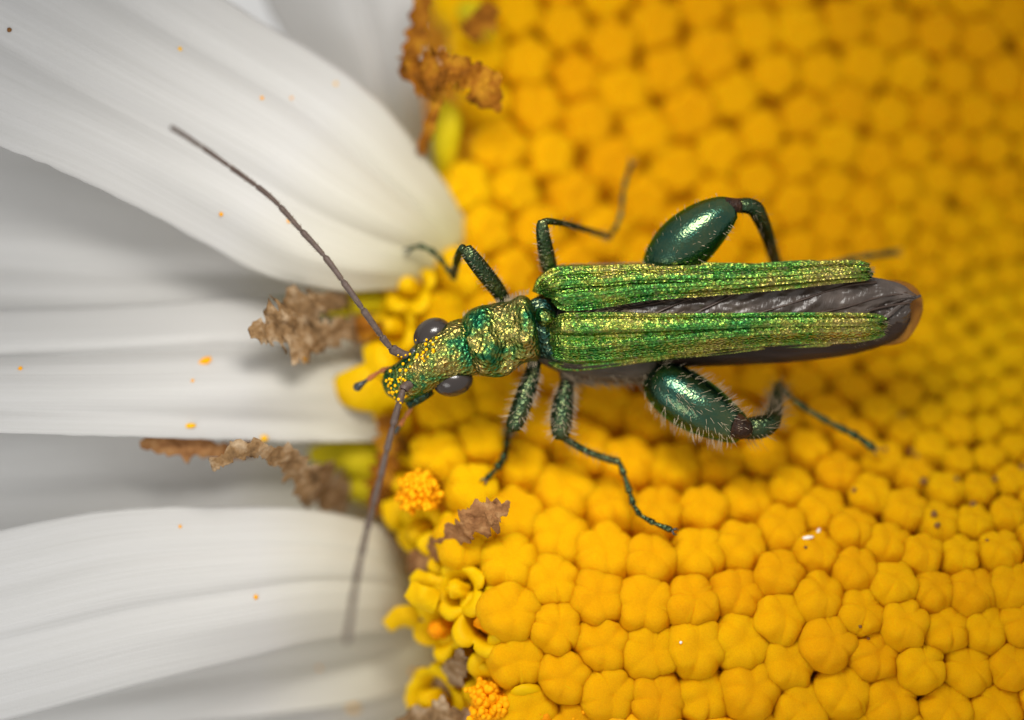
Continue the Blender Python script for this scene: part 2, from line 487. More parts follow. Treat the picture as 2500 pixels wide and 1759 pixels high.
# ------------------------------------------------------------------ florets (closed five-lobed buds)
def floret_mesh(k):
    r0 = random.Random(100 + k)
    prof = [(0.50, -2.6), (0.62, -1.9), (0.80, -1.3), (0.93, -0.9), (1.0, -0.58), (0.99, -0.32), (0.91, -0.08), (0.78, 0.11), (0.60, 0.205), (0.40, 0.235), (0.20, 0.215), (0.07, 0.17)]
    prof = spline(prof, 20)
    seg = 60
    lob = [r0.uniform(0.75, 1.35) for _ in range(5)]
    ph = [r0.uniform(-0.12, 0.12) for _ in range(5)]
    off = Vector((r0.uniform(0, 50), r0.uniform(0, 50), 0))
    v = []
    for i, (r, z) in enumerate(prof):
        w = math.exp(-((z - 0.05) / 0.38) ** 2) * min(1.0, r / 0.45)
        for j in range(seg):
            th = 2 * PI * j / seg
            q = th / (2 * PI) * 5
            li = int(round(q)) % 5
            c = abs(math.cos(PI * (q + ph[li])))
            bump = (c ** 0.55 - 0.7) * lob[li]
            rr = r * (1 + 0.12 * bump * w)
            zz = z + 0.125 * bump * w * (0.2 + r) * min(1.0, r / .6)
            nz = mnoise.noise(Vector((math.cos(th) * rr * 1.6, math.sin(th) * rr * 1.6, zz * 1.6)) + off)
            rr *= 1 + 0.15 * nz
            zz += 0.08 * mnoise.noise(Vector((math.cos(th) * rr * 2.2, math.sin(th) * rr * 2.2, 3.0)) + off)
            v.append((rr * math.cos(th), rr * math.sin(th), zz))
    f = [(a, b, c, d) for (a, b, c, d) in grid_faces(len(prof), seg, True)]
    c1 = len(v); v.append((0, 0, prof[-1][1] - 0.015))
    n = len(prof)
    for j in range(seg): f.append((c1, (n - 1) * seg + j, (n - 1) * seg + (j + 1) % seg))
    me = bpy.data.meshes.new('floret')
    me.from_pydata(v, [], f)
    me.polygons.foreach_set('use_smooth', [True] * len(me.polygons)); me.update()
    me.materials.append(M['floret'])
    return me
FM = [floret_mesh(k) for k in range(14)]

def spacing(px, py):
    d = math.hypot((px - 2470.0) / 1.0, (py - 860.0) / 0.95)
    return 68.0 + 39.0 * sstep(d / 850.0) + 0.014 * max(0.0, d - 350.0)
# a close-packed mosaic: start from a spiral, let the buds push each other apart
pts = []
GA = PI * (3 - math.sqrt(5))
r = 0.0; n = 0
while r < 2900:
    th = n * GA
    px = CX + r * math.cos(th); py = CY + r * math.sin(th)
    pts.append((px, py))
    sp_ = sum(spacing(CX + r * math.cos(a_), CY + r * math.sin(a_)) for a_ in (2.2, 2.6, 3.0, 3.4, 3.8, 4.2)) / 6
    r = math.sqrt(r * r + 0.866 * (sp_ * 1.02) ** 2 / PI); n += 1
pts = np.array([p for p in pts if -560 < p[1] < 2320 and 850 < p[0] < 3230])
def sp_arr(P_):
    d = np.hypot(P_[:, 0] - 2470.0, (P_[:, 1] - 860.0) / 0.95)
    t = np.clip(d / 850.0, 0, 1); t = t * t * (3 - 2 * t)
    return 68.0 + 39.0 * t + 0.014 * np.maximum(0, d - 350.0)
for it in range(90):
    S = sp_arr(pts)
    D = pts[:, None, :] - pts[None, :, :]
    dist = np.sqrt((D ** 2).sum(2)) + 1e-6
    want = 0.5 * (S[:, None] + S[None, :]) * 1.04
    k = np.clip(1 - dist / want, 0, 1); np.fill_diagonal(k, 0)
    mv = (D / dist[:, :, None] * (k * want)[:, :, None]).sum(1) * 0.28
    pts = pts + np.clip(mv, -22, 22)
    pts[:, 0] = np.clip(pts[:, 0], 830, 3260); pts[:, 1] = np.clip(pts[:, 1], -600, 2360)
D = np.sqrt(((pts[:, None, :] - pts[None, :, :]) ** 2).sum(2)); np.fill_diagonal(D, 1e9)
near6 = np.sort(D, axis=1)[:, :6].mean(1)
spots = [(float(p[0]), float(p[1]), float(q)) for p, q in zip(pts, near6) if -420 < p[1] < 2180 and p[0] < 3050 and p[0] > edge_x(p[1]) + 12]
inside = [s for s in spots if -40 < s[0] < 2545 and -45 < s[1] < 1810]
inside.sort(key=lambda s: abs(s[0] - 1700) + abs(s[1] - 880))
keep = inside[:300]
rest = [s for s in spots if s not in keep]
def floret_pose(px, py, r):
    nrm = Hn(px, py)
    cdir = Vector((CX - px, -(CY - py), 0)).normalized()
    lean = 0.10 + 0.22 * sstep((py - 1150) / 500.0) + 0.45 * sstep((py - 1000) / 400.0) * sstep((px - 1500) / 500.0)
    ax = (nrm + cdir * lean * 0.6 + Vector((random.uniform(-.07, .07), random.uniform(-.07, .07), 0))).normalized()
    s = min(r, 150.0) / 1000.0 * 0.602 * random.uniform(0.93, 1.06)
    dz = random.uniform(-0.012, 0.012)
    pos = P(px, py, H(px, py) + dz - .012)
    q = ax.to_track_quat('Z', 'Y').to_matrix() @ Matrix.Rotation(random.uniform(0, 2 * PI), 3, 'Z')
    mt = q.to_4x4(); mt.translation = pos
    return mt @ Matrix.Diagonal((s, s, s * random.uniform(0.95, 1.2), 1))
def floret_col(px, py):
    g = math.exp(-((px - 2440) / 270.0) ** 2 - ((py - 880) / 330.0) ** 2)
    h = random.uniform(-1, 1)
    base = Vector((0.88 + 0.03 * h, 0.425 + 0.03 * h + random.uniform(-.012, .012), 0.0008))
    outer = sstep((1420 - px) / 400.0)                     # outer, older florets: clearer yellow, plus brightness near the flash put into colour
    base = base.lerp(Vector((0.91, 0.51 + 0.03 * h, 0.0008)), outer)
    gr = Vector((0.78, 0.47, 0.001))
    c = base.lerp(gr, min(1.0, g * 0.85))
    return (c[0], c[1], c[2], 1)
for (px, py, r) in keep:
    o = bpy.data.objects.new('floret', random.choice(FM))
    scene.collection.objects.link(o)
    mt = floret_pose(px, py, r)
    o.parent = daisy
    o.matrix_local = Matrix.Translation(-ORG[daisy.name]) @ mt
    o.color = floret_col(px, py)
if rest:
    V, F = [], []
    for (px, py, r) in rest:
        me = random.choice(FM); mt = floret_pose(px, py, r); o = len(V)
        V += [mt @ v.co for v in me.vertices]
        F += [tuple(o + i for i in p.vertices) for p in me.polygons]
    o = build('outer_florets', V, F, M['floret'], daisy)
    o['kind'] = 'stuff'; o.color = (0.86, 0.40, 0.0012, 1)

# ------------------------------------------------------------------ petals
def petal(rows, prof=0.0, grooves=(), nu=70, nv=44, thick=0.007, wav=0.0, seed=0, name='petal', mat=None, curl=None):
    """rows: (Ax,Ay,zA, Bx,By,zB, crown) from base to tip; A and B are the two long edges"""
    s = spline(rows, nu)
    v, uvs = [], []
    for i in range(nu):
        A = P(s[i][0], s[i][1], s[i][2]); B = P(s[i][3], s[i][4], s[i][5]); cr = s[i][6]
        u = i / (nu - 1)
        for j in range(nv):
            t = j / (nv - 1)
            p = A.lerp(B, t)
            z = cr * (1 - (2 * t - 1) ** 2)
            for (gc, gw, gd) in grooves:
                c = gc + 0.03 * math.sin(4 * u + gc * 9)
                z += gd * math.exp(-((t - c) / gw) ** 2) * sstep(u / 0.15)
            z += wav * mnoise.noise(Vector((u * 4.0, t * 3.0, seed * 7.3)))
            e = 0.003 * mnoise.noise(Vector((u * 30.0, seed * 3.1, 0.5)))
            p = p + Vector((0, 0, z)) + (Vector((e, e, 0)) if j in (0, nv - 1) else Vector((0, 0, 0)))
            v.append(p); uvs.append((u, t))
    f = grid_faces(nu, nv)
    o = build(name, v, f, mat or M['petal'], daisy)
    me = o.data
    ul = me.uv_layers.new(name='UVMap')
    for lp in me.loops: ul.data[lp.index].uv = uvs[lp.vertex_index]
    sm = o.modifiers.new('thickness', 'SOLIDIFY'); sm.thickness = thick; sm.offset = -1
    return o
# top big petal
petal([(1150, 575, -.40, 1030, 697, -.37, .02), (1095, 470, -.36, 935, 706, -.30, .05), (1022, 370, -.33, 815, 708, -.24, .07), (936, 262, -.30, 655, 675, -.19, .07),
       (820, 165, -.27, 490, 588, -.15, .06), (655, 65, -.24, 327, 501, -.10, .05), (480, -45, -.21, 142, 414, -.05, .04), (300, -170, -.19, 0, 360, -.02, .03), (60, -340, -.17, -260, 250, .0, .03)],
      grooves=((.28, .05, -.022), (.5, .07, .014), (.62, .05, -.02), (.80, .06, .012)), wav=.018, seed=1)
# petal behind it, going up
petal([(1060, 420, -.62, 930, 470, -.62, .0), (1035, 260, -.56, 830, 330, -.60, .02), (1030, 100, -.50, 740, 160, -.57, .04), (1030, -60, -.45, 640, -20, -.54, .05), (1010, -300, -.42, 560, -300, -.50, .05)],
      grooves=((.4, .08, -.02),), wav=.02, seed=2)
# petal under the top one, going left
petal([(1000, 620, -.55, 960, 716, -.52, .0), (820, 560, -.50, 880, 722, -.46, .02), (600, 470, -.46, 620, 732, -.38, .03), (300, 400, -.44, 300, 752, -.30, .03), (0, 350, -.42, 0, 763, -.25, .03), (-350, 330, -.40, -350, 770, -.22, .03)],
      grooves=((.75, .09, -.03),), wav=.015, seed=3)
# middle petal
petal([(1020, 900, -.52, 1010, 1040, -.44, .0), (920, 775, -.47, 935, 1076, -.34, .02), (760, 745, -.40, 760, 1080, -.26, .05), (560, 735, -.33, 560, 1074, -.18, .06), (300, 752, -.26, 300, 1066, -.10, .05), (0, 764, -.20, 0, 1058, -.04, .04), (-350, 775, -.15, -350, 1050, .0, .03)],
      grooves=((.38, .055, -.035), (.62, .1, .015), (.84, .06, -.012)), wav=.014, seed=4)
# shaded petal between
petal([(1010, 1070, -.60, 1000, 1280, -.60, .0), (880, 1010, -.52, 880, 1330, -.54, .02), (600, 990, -.42, 600, 1350, -.42, .03), (300, 1000, -.33, 300, 1360, -.33, .03), (-350, 1010, -.22, -350, 1400, -.22, .03)],
      grooves=((.5, .1, -.02),), wav=.02, seed=5)
# large lower petal
petal([(1040, 1420, -.44, 1060, 1500, -.46, .0), (985, 1335, -.40, 1005, 1535, -.41, .02), (920, 1285, -.33, 925, 1540, -.33, .05), (760, 1248, -.26, 770, 1562, -.25, .07), (545, 1240, -.19, 600, 1606, -.17, .07), (270, 1248, -.12, 360, 1665, -.12, .06), (0, 1297, -.06, 80, 1740, -.10, .05), (-340, 1370, .0, -280, 1830, -.08, .04)],
      grooves=((.30, .05, -.010), (.55, .05, -.014), (.72, .08, .008)), wav=.014, seed=6)
# petal under it
petal([(1100, 1540, -.50, 1110, 1632, -.50, .0), (1000, 1470, -.47, 1010, 1672, -.45, .01), (870, 1450, -.44, 880, 1714, -.40, .02), (640, 1460, -.40, 650, 1745, -.35, .02), (360, 1520, -.36, 400, 1768, -.28, .02), (0, 1600, -.33, 40, 1830, -.24, .02), (-340, 1690, -.3, -300, 1920, -.2, .02)],
      grooves=((.6, .1, -.012),), wav=.014, seed=7)
# lowest petal at the bottom
petal([(1090, 1660, -.62, 1140, 1720, -.62, .0), (980, 1660, -.60, 1040, 1800, -.60, .01), (800, 1690, -.58, 860, 1880, -.58, .02), (500, 1760, -.54, 560, 1980, -.52, .02), (100, 1850, -.5, 160, 2080, -.48, .02)],
      grooves=((.5, .1, -.02),), wav=.015, seed=8)

# green bracts below the petals
def bract(x0, y0, x1, y1, w, z0, z1):
    d = Vector((x1 - x0, y1 - y0)); n = Vector((-d.y, d.x)).normalized() * w
    rows = []
    for t, k in ((0, .8), (.3, 1.0), (.65, .8), (1, .12)):
        x = lerp(x0, x1, t); y = lerp(y0, y1, t); z = lerp(z0, z1, t)
        rows.append((x + n.x * k, y + n.y * k, z, x - n.x * k, y - n.y * k, z, .03))
    return petal(rows, nu=18, nv=10, name='bract', mat=M['green'], thick=.02)
for k, (y0, y1) in enumerate(((420, 360), (760, 740), (1010, 1010), (1170, 1190), (1360, 1420), (1590, 1680), (1720, 1860))):
    bract(edge_x(y0) + 60, y0, edge_x(y0) - 330, y1, 95, -.70 - .02 * (k % 2), -.74 - .02 * (k % 2))

# ------------------------------------------------------------------ beetle
beetle = thing('beetle', 'slender metallic green beetle with swollen hind thighs standing on the daisy disc', 'beetle', P(1620, 780, -0.40))

def edge_loft(name, rows, mat, parent, n=60, seg=40, expo=2.2, noise_a=0.0, nfreq=18):
    """rows: (Ax,Ay,Bx,By,zmid,up,down): cross sections spanned by the two outline points"""
    s = spline(rows, n)
    v = []
    for i in range(n):
        A = P(s[i][0], s[i][1], s[i][4]); B = P(s[i][2], s[i][3], s[i][4])
        c = (A + B) / 2; a = (A - B) / 2
        for j in range(seg):
            th = 2 * PI * j / seg
            cx, sx = math.cos(th), math.sin(th)
            x = math.copysign(abs(cx) ** (2 / expo), cx); y = math.copysign(abs(sx) ** (2 / expo), sx)
            p = c + a * x + Vector((0, 0, y * (s[i][5] if y > 0 else s[i][6])))
            if noise_a:
                p += Vector((0, 0, 1)) * noise_a * mnoise.noise(p * nfreq) + a.normalized() * noise_a * 0.5 * mnoise.noise(p * nfreq * 0.7 + Vector((9, 2, 4)))
            v.append(p)
    f = grid_faces(n, seg, True)
    c0 = len(v); v.append(sum((v[j] for j in range(seg)), Vector()) / seg)
    c1 = len(v); v.append(sum((v[(n - 1) * seg + j] for j in range(seg)), Vector()) / seg)
    for j in range(seg):
        k = (j + 1) % seg
        f.append((c0, k, j)); f.append((c1, (n - 1) * seg + j, (n - 1) * seg + k))
    return build(name, v, f, mat, parent)

# abdomen and thorax below the wing cases
edge_loft('abdomen', [(1560, 690, 1560, 880, -.13, .06, .07), (1640, 680, 1660, 893, -.12, .06, .08), (1760, 678, 1765, 892, -.11, .06, .08), (1900, 676, 1900, 886, -.105, .055, .07),
                      (2030, 676, 2030, 872, -.10, .05, .06), (2130, 682, 2130, 852, -.10, .045, .05), (2195, 705, 2190, 828, -.10, .035, .04), (2222, 745, 2222, 790, -.10, .01, .01)], M['abdomen'], beetle)
edge_loft('thorax', [(1290, 745, 1305, 880, -.13, .07, .06), (1330, 710, 1345, 900, -.13, .08, .09), (1400, 690, 1400, 922, -.13, .08, .12), (1480, 685, 1480, 934, -.13, .07, .13), (1560, 690, 1560, 934, -.13, .06, .11), (1600, 700, 1600, 915, -.13, .05, .08)], M['under'], beetle)

# wing cases
def elytron(name, inner, outer, z_in, z_out, crown, mirror):
    nu, nv = 200, 70
    I = spline(inner, nu); O = spline(outer, nu)
    v = []
    for i in range(nu):
        u = i / (nu - 1)
        zi = float(np.interp(u, [q[0] for q in z_in], [q[1] for q in z_in]))
        zo = float(np.interp(u, [q[0] for q in z_out], [q[1] for q in z_out]))
        A = P(I[i][0], I[i][1], zi); B = P(O[i][0], O[i][1], zo)
        cr = crown * (1 - 0.35 * u)
        endfade = sstep(u / 0.05) * sstep((1 - u) / 0.03)
        for j in range(nv):
            t = j / (nv - 1)
            p = A.lerp(B, t)
            z = cr * (1 - abs(2 * t - 0.9) ** 2.6) * (0.35 + 0.65 * sstep(u / 0.07)) * (0.4 + 0.6 * sstep((1 - u) / 0.08))
            for (c0, c1, w, h) in ((.05, .07, .028, .012), (.30, .30, .036, .026), (.58, .46, .036, .026), (.78, .90, .034, .018), (.955, .955, .026, .016)):
                c = lerp(c0, c1, u)
                z += (h * math.exp(-((t - c) / w) ** 2) - h * .45 * math.exp(-((t - c - w * 1.7) / (w * .55)) ** 2)) * endfade * (1 - .35 * u)
            z += 0.006 * mnoise.noise(Vector((u * 9, t * 3, 3 if mirror else 8))) * endfade
            v.append(p + Vector((0, 0, z)))
    f = grid_faces(nu, nv)
    o = build(name, v, f, M['elytra'], beetle)
    sm = o.modifiers.new('thickness', 'SOLIDIFY'); sm.thickness = .010; sm.offset = 1 if mirror else -1
    return o, v, nu, nv
up_in = [(1330, 722), (1358, 738), (1380, 757), (1430, 757), (1497, 748), (1581, 733), (1700, 724), (1767, 718), (1934, 702), (2046, 688), (2085, 684), (2108, 680), (2121, 673), (2127, 664)]
up_out = [(1299, 712), (1308, 688), (1324, 668), (1358, 649), (1466, 645), (1602, 642), (1720, 645), (1823, 648), (1934, 643), (2046, 638), (2085, 639), (2108, 645), (2122, 653), (2128, 662)]
lo_in = [(1338, 790), (1352, 776), (1380, 764), (1450, 762), (1520, 762), (1600, 765), (1786, 766), (1972, 766), (2070, 767), (2120, 769), (2150, 777), (2165, 790)]
lo_out = [(1332, 862), (1340, 892), (1366, 907), (1405, 912), (1450, 908), (1509, 900), (1577, 889), (1749, 866), (1897, 848), (2046, 842), (2105, 837), (2150, 820), (2166, 800)]
e1, v1, nu1, nv1 = elytron('wing_case', up_in, up_out, [(0, -.05), (.06, -.02), (.3, -.025), (1, -.04)], [(0, -.07), (.08, -.075), (.5, -.07), (1, -.055)], .050, True)
e2, v2, nu2, nv2 = elytron('wing_case', lo_in, lo_out, [(0, -.05), (.06, -.02), (.3, -.015), (1, -.025)], [(0, -.09), (.08, -.10), (.5, -.075), (1, -.05)], .055, False)

# down of short hairs on the wing cases, a fringe along their margins
for (vv, nu, nv, obj) in ((v1, nu1, nv1, e1), (v2, nu2, nv2, e2)):
    h = Strands()
    for _ in range(700):
        i = random.randint(4, nu - 3); j = random.randint(1, nv - 2)
        h.add(vv[i * nv + j] + Vector((0, 0, .001)), Vector((1.0, random.uniform(-.25, .25) - .35, .35)), random.uniform(.007, .013), .0005, .1)
    side = -1 if obj is e2 else 1
    for _ in range(340):
        i = random.randint(6, nu - 2); j = random.choice((0, nv - 1))
        sg = (side if j == nv - 1 else -side)
        h.add(vv[i * nv + j], Vector((1.0, sg * random.uniform(.2, .6), .1)), random.uniform(.010, .018), .0006, .1)
    for _ in range(14):
        i = nu - 1 - random.randint(0, 6); j = random.randint(0, nv - 1)
        h.add(vv[i * nv + j], Vector((1.0, random.uniform(-.5, .5), .1)), random.uniform(.008, .014), .0006, .1)
    h.build('hair', M['hairdark'], obj)

# folded hind wings between and behind the wing cases
def sheet(name, inner, outer, zf, mat, parent, nu=90, nv=30, thick=.004, wr=.006, seed=0):
    I = spline(inner, nu); O = spline(outer, nu); v = []
    for i in range(nu):
        u = i / (nu - 1)
        for j in range(nv):
            t = j / (nv - 1)
            z = zf(u, t) + wr * mnoise.noise(Vector((u * 26 + t * 6, t * 4 + seed, seed))) + wr * .6 * mnoise.noise(Vector((u * 50 - t * 12, t * 9, seed + 4.0)))
            v.append(P(lerp(I[i][0], O[i][0], t), lerp(I[i][1], O[i][1], t), z))
    o = build(name, v, grid_faces(nu, nv), mat, parent)
    sm = o.modifiers.new('thickness', 'SOLIDIFY'); sm.thickness = thick
    return o
w1 = sheet('hind_wing', [(1420, 730), (1500, 720), (1650, 705), (1850, 690), (2030, 670), (2128, 677), (2195, 692), (2225, 712), (2240, 722)],
           [(1420, 790), (1500, 800), (1650, 810), (1850, 815), (2000, 812), (2080, 800), (2130, 770), (2180, 745), (2226, 730)],
           lambda u, t: -.046 + .016 * math.sin(PI * t) - .020 * u, M['wing'], beetle, seed=1)
w2 = sheet('hind_wing', [(1900, 735), (2000, 735), (2100, 735), (2160, 735), (2200, 740), (2222, 736)],
           [(1900, 850), (2000, 850), (2100, 842), (2160, 832), (2200, 812), (2222, 778)],
           lambda u, t: -.052 - .012 * u - .03 * t * t + .012 * math.sin(PI * t), M['wing'], beetle, nu=60, seed=5)
for pts in ([(1500, 757), (1580, 745), (1690, 722)], [(1590, 770), (1640, 748), (1705, 722)], [(1690, 768), (1740, 745), (1800, 715)], [(1830, 772), (1930, 742), (2060, 700), (2140, 690)], [(1960, 772), (2060, 752), (2150, 725), (2215, 716)], [(2080, 775), (2150, 752), (2225, 738)]):
    Tube([(x, y, -.030 - .00003 * (x - 1500), 3.2) for x, y in pts], n=20, seg=6).build('vein', M['vein'], w1)
Tube([(2110, 800, -.045, 5), (2160, 775, -.048, 6), (2205, 742, -.052, 5), (2248, 722, -.056, 3)], n=24, seg=8, flat=.4).build('vein', M['wing'], w2)
sheet('wing_tip', [(2120, 690), (2170, 684), (2205, 688), (2232, 700), (2250, 725), (2254, 745)], [(2120, 845), (2150, 845), (2185, 842), (2215, 830), (2240, 795), (2252, 765)],
      lambda u, t: -.095 - .01 * u + .012 * math.sin(PI * t), M['amber'], beetle, nu=40, seed=8, wr=.003)
# side edge of the folded wing below the lower case
sheet('wing_edge', [(1560, 872), (1700, 862), (1900, 836), (2060, 828), (2140, 812), (2190, 795)], [(1560, 892), (1700, 896), (1900, 887), (2040, 873), (2130, 853), (2196, 826)],
      lambda u, t: -.088 - .035 * t, M['abdomen'], beetle, nu=70, nv=14, seed=3, wr=.004)

# pronotum, scutellum, head
edge_loft('pronotum', [(1118, 792, 1158, 905, -.06, .045, .06), (1126, 781, 1170, 913, -.055, .055, .08), (1147, 756, 1190, 917, -.05, .066, .10), (1172, 746, 1214, 919, -.05, .070, .11), (1203, 745, 1243, 913, -.055, .056, .11),
                       (1240, 735, 1268, 894, -.055, .054, .11), (1268, 717, 1290, 884, -.05, .066, .11), (1288, 722, 1310, 882, -.05, .060, .10), (1297, 738, 1319, 868, -.055, .045, .08), (1303, 750, 1321, 856, -.06, .02, .05)],
          M['pronotum'], beetle, n=80, seg=96, noise_a=.016, nfreq=24)
edge_loft('neck_ring', [(1290, 735, 1312, 872, -.075, .04, .04), (1308, 726, 1334, 876, -.07, .040, .04), (1330, 716, 1350, 884, -.07, .036, .04), (1360, 700, 1376, 890, -.085, .03, .04)], M['meso'], beetle, n=30, seg=48, noise_a=.016, nfreq=22)
edge_loft('scutellum', [(1303, 762, 1312, 790, -.035, .016, .01), (1312, 753, 1324, 799, -.028, .024, .01), (1326, 752, 1334, 796, -.026, .026, .01), (1342, 757, 1346, 788, -.026, .022, .01), (1356, 763, 1358, 776, -.03, .012, .01)], M['pronotum'], beetle, n=24, seg=28)
for (x, y, r) in ((1304, 716, 16), (1338, 700, 15), (1342, 848, 16), (1322, 742, 10), (1337, 812, 13)):
    pass
head = edge_loft('head', [(934, 925, 946, 962, -.10, .012, .02), (940, 906, 966, 978, -.09, .03, .045), (958, 893, 992, 984, -.078, .042, .07), (985, 874, 1018, 972, -.066, .050, .08), (1008, 846, 1043, 958, -.058, .055, .09),
                          (1040, 822, 1078, 938, -.054, .060, .095), (1072, 800, 1110, 926, -.052, .060, .095), (1098, 786, 1138, 920, -.053, .056, .085), (1122, 780, 1162, 915, -.056, .050, .075), (1145, 778, 1184, 912, -.065, .036, .06)],
                 M['head'], beetle, n=70, seg=56, noise_a=.008, nfreq=18)

def ellipsoid(name, c, ax, mat, parent, nu=26, nv=36, noise_a=0.0, freq=8, zup=None):
    v = []
    a, b, d = ax
    for i in range(1, nu):
        ph = PI * i / nu
        for j in range(nv):
            th = 2 * PI * j / nv
            q = a * (math.sin(ph) * math.cos(th)) + b * (math.sin(ph) * math.sin(th)) + d * math.cos(ph)
            if noise_a: q = q * (1 + noise_a * mnoise.noise((c + q) * freq))
            v.append(c + q)
    f = grid_faces(nu - 1, nv, True)
    t = len(v); v.append(c + d); s = len(v); v.append(c - d)
    for j in range(nv):
        k = (j + 1) % nv
        f.append((t, k, j)); f.append((s, (nu - 2) * nv + j, (nu - 2) * nv + k))
    return build(name, v, f, mat, parent)
def eye(px, py, rx, ry, ang, z, rz):
    a = Vector((math.cos(ang), -math.sin(ang), 0)); b = Vector((math.sin(ang), math.cos(ang), 0))
    return ellipsoid('eye', P(px, py, z), (a * rx / 1000, b * ry / 1000, Vector((0, 0, rz / 1000))), M['eye'], beetle, 32, 44)
eye(1056, 819, 50, 41, -.55, -.060, 44)
eye(1106, 931, 50, 38, -.20, -.060, 42)
# mouthparts: lip plate and jaws
edge_loft('upper_lip', [(930, 932, 940, 958, -.115, .010, .014), (938, 918, 952, 970, -.10, .022, .02), (955, 910, 972, 974, -.09, .022, .02), (970, 908, 984, 968, -.085, .016, .02)], M['head'], head, n=24, seg=30, noise_a=.006, nfreq=40)
edge_loft('cheek', [(990, 985, 1000, 1000, -.10, .01, .02), (1000, 965, 1018, 992, -.09, .022, .03), (1025, 950, 1042, 978, -.085, .025, .03), (1048, 942, 1060, 962, -.085, .015, .03)], M['meso'], head, n=24, seg=26, noise_a=.008, nfreq=40)
ellipsoid('antenna_socket', P(1011, 860, -.035), (Vector((.012, 0, 0)), Vector((0, .011, 0)), Vector((0, 0, .012))), M['dark'], head, 12, 16)
ellipsoid('antenna_socket', P(1042, 926, -.03), (Vector((.014, 0, 0)), Vector((0, .012, 0)), Vector((0, 0, .012))), M['dark'], head, 12, 16)

# antennae: a basal joint and ten segments each
def antenna(rows, base_r, tip_r, cuts):
    full = Tube([r + (1,) for r in rows], n=240, seg=4)
    pts = full.pts
    first = None
    for k in range(len(cuts) - 1):
        i0 = int(cuts[k] * 239); i1 = int(cuts[k + 1] * 239)
        m = 12
        v = []; seg = 12
        for q in range(m):
            t = q / (m - 1)
            c = pts[0].lerp(pts[0], 0)
            fi = lerp(i0, i1, t); a = int(fi); b = min(a + 1, 239)
            c = pts[a].lerp(pts[b], fi - a)
            tg = (pts[min(a + 2, 239)] - pts[max(a - 2, 0)]).normalized()
            s = tg.cross(Vector((0, 0, 1))).normalized(); w = s.cross(tg)
            uu = fi / 239
            r = lerp(base_r, tip_r, uu) / 1000 * (0.80 + 0.28 * t ** 1.5)
            if q == 0 or q == m - 1: r *= .62
            if k == 0: r *= 1.35
            for j in range(seg):
                th = 2 * PI * j / seg
                v.append(c + (s * math.cos(th) + w * math.sin(th)) * r)
        f = grid_faces(m, seg, True)
        f.append(tuple(range(seg))); f.append(tuple((m - 1) * seg + j for j in reversed(range(seg))))
        if first is None: first = build('antenna', v, f, M['antenna'], beetle)
        else: build('segment', v, f, M['antenna'], first)
    h = Strands()
    for _ in range(260):
        i = random.randint(4, 236); p = pts[i]; tg = (pts[i + 2] - pts[i - 2]).normalized()
        d = Vector((random.uniform(-1, 1), random.uniform(-1, 1), random.uniform(-1, 1))); d = (d - tg * d.dot(tg)).normalized()
        h.add(p + d * .005, d + tg * 1.2, random.uniform(.006, .012), .0006)
    h.build('hair', M['hairdark'], first)
cuts = [0, .07, .115, .21, .31, .40, .50, .595, .69, .785, .88, 1.0]
antenna([(1000, 870, -.045), (978, 863, -.035), (949, 844, -.025), (902, 779, .0), (850, 705, .015), (792, 626, .02), (728, 555, .03), (664, 485, .05), (580, 421, .09), (475, 347, .15), (416, 310, .19)], 9.2, 5.8, cuts)
antenna([(1020, 935, -.035), (990, 945, -.015), (976, 980, .01), (958, 1046, .06), (926, 1176, .14), (893, 1307, .22), (866, 1438, .31), (847, 1568, .40)], 9.2, 7.0, cuts)
# palps
def palp(rows, rad):
    first = None
    for k in range(len(rows) - 1):
        a, b = rows[k], rows[k + 1]
        r0, r1 = rad[k]
        t = Tube([(a[0], a[1], a[2], r0 * .7), (lerp(a[0], b[0], .3), lerp(a[1], b[1], .3), lerp(a[2], b[2], .3), r0), (lerp(a[0], b[0], .8), lerp(a[1], b[1], .8), lerp(a[2], b[2], .8), r1), (b[0], b[1], b[2], r1 * .6)], n=14, seg=10)
        m = M['dark'] if k == len(rows) - 2 else M['palp']
        first = t.build('palp', m, beetle) if first is None else (t.build('palp_segment', m, first) and first)
palp([(957, 897, -.10), (928, 907, -.11), (897, 928, -.115), (866, 950, -.12)], [(5, 7), (5, 7), (6, 11)])
palp([(1012, 986, -.11), (990, 1018, -.13), (976, 1040, -.14), (962, 1058, -.15)], [(4, 6), (5, 7), (6, 8)])

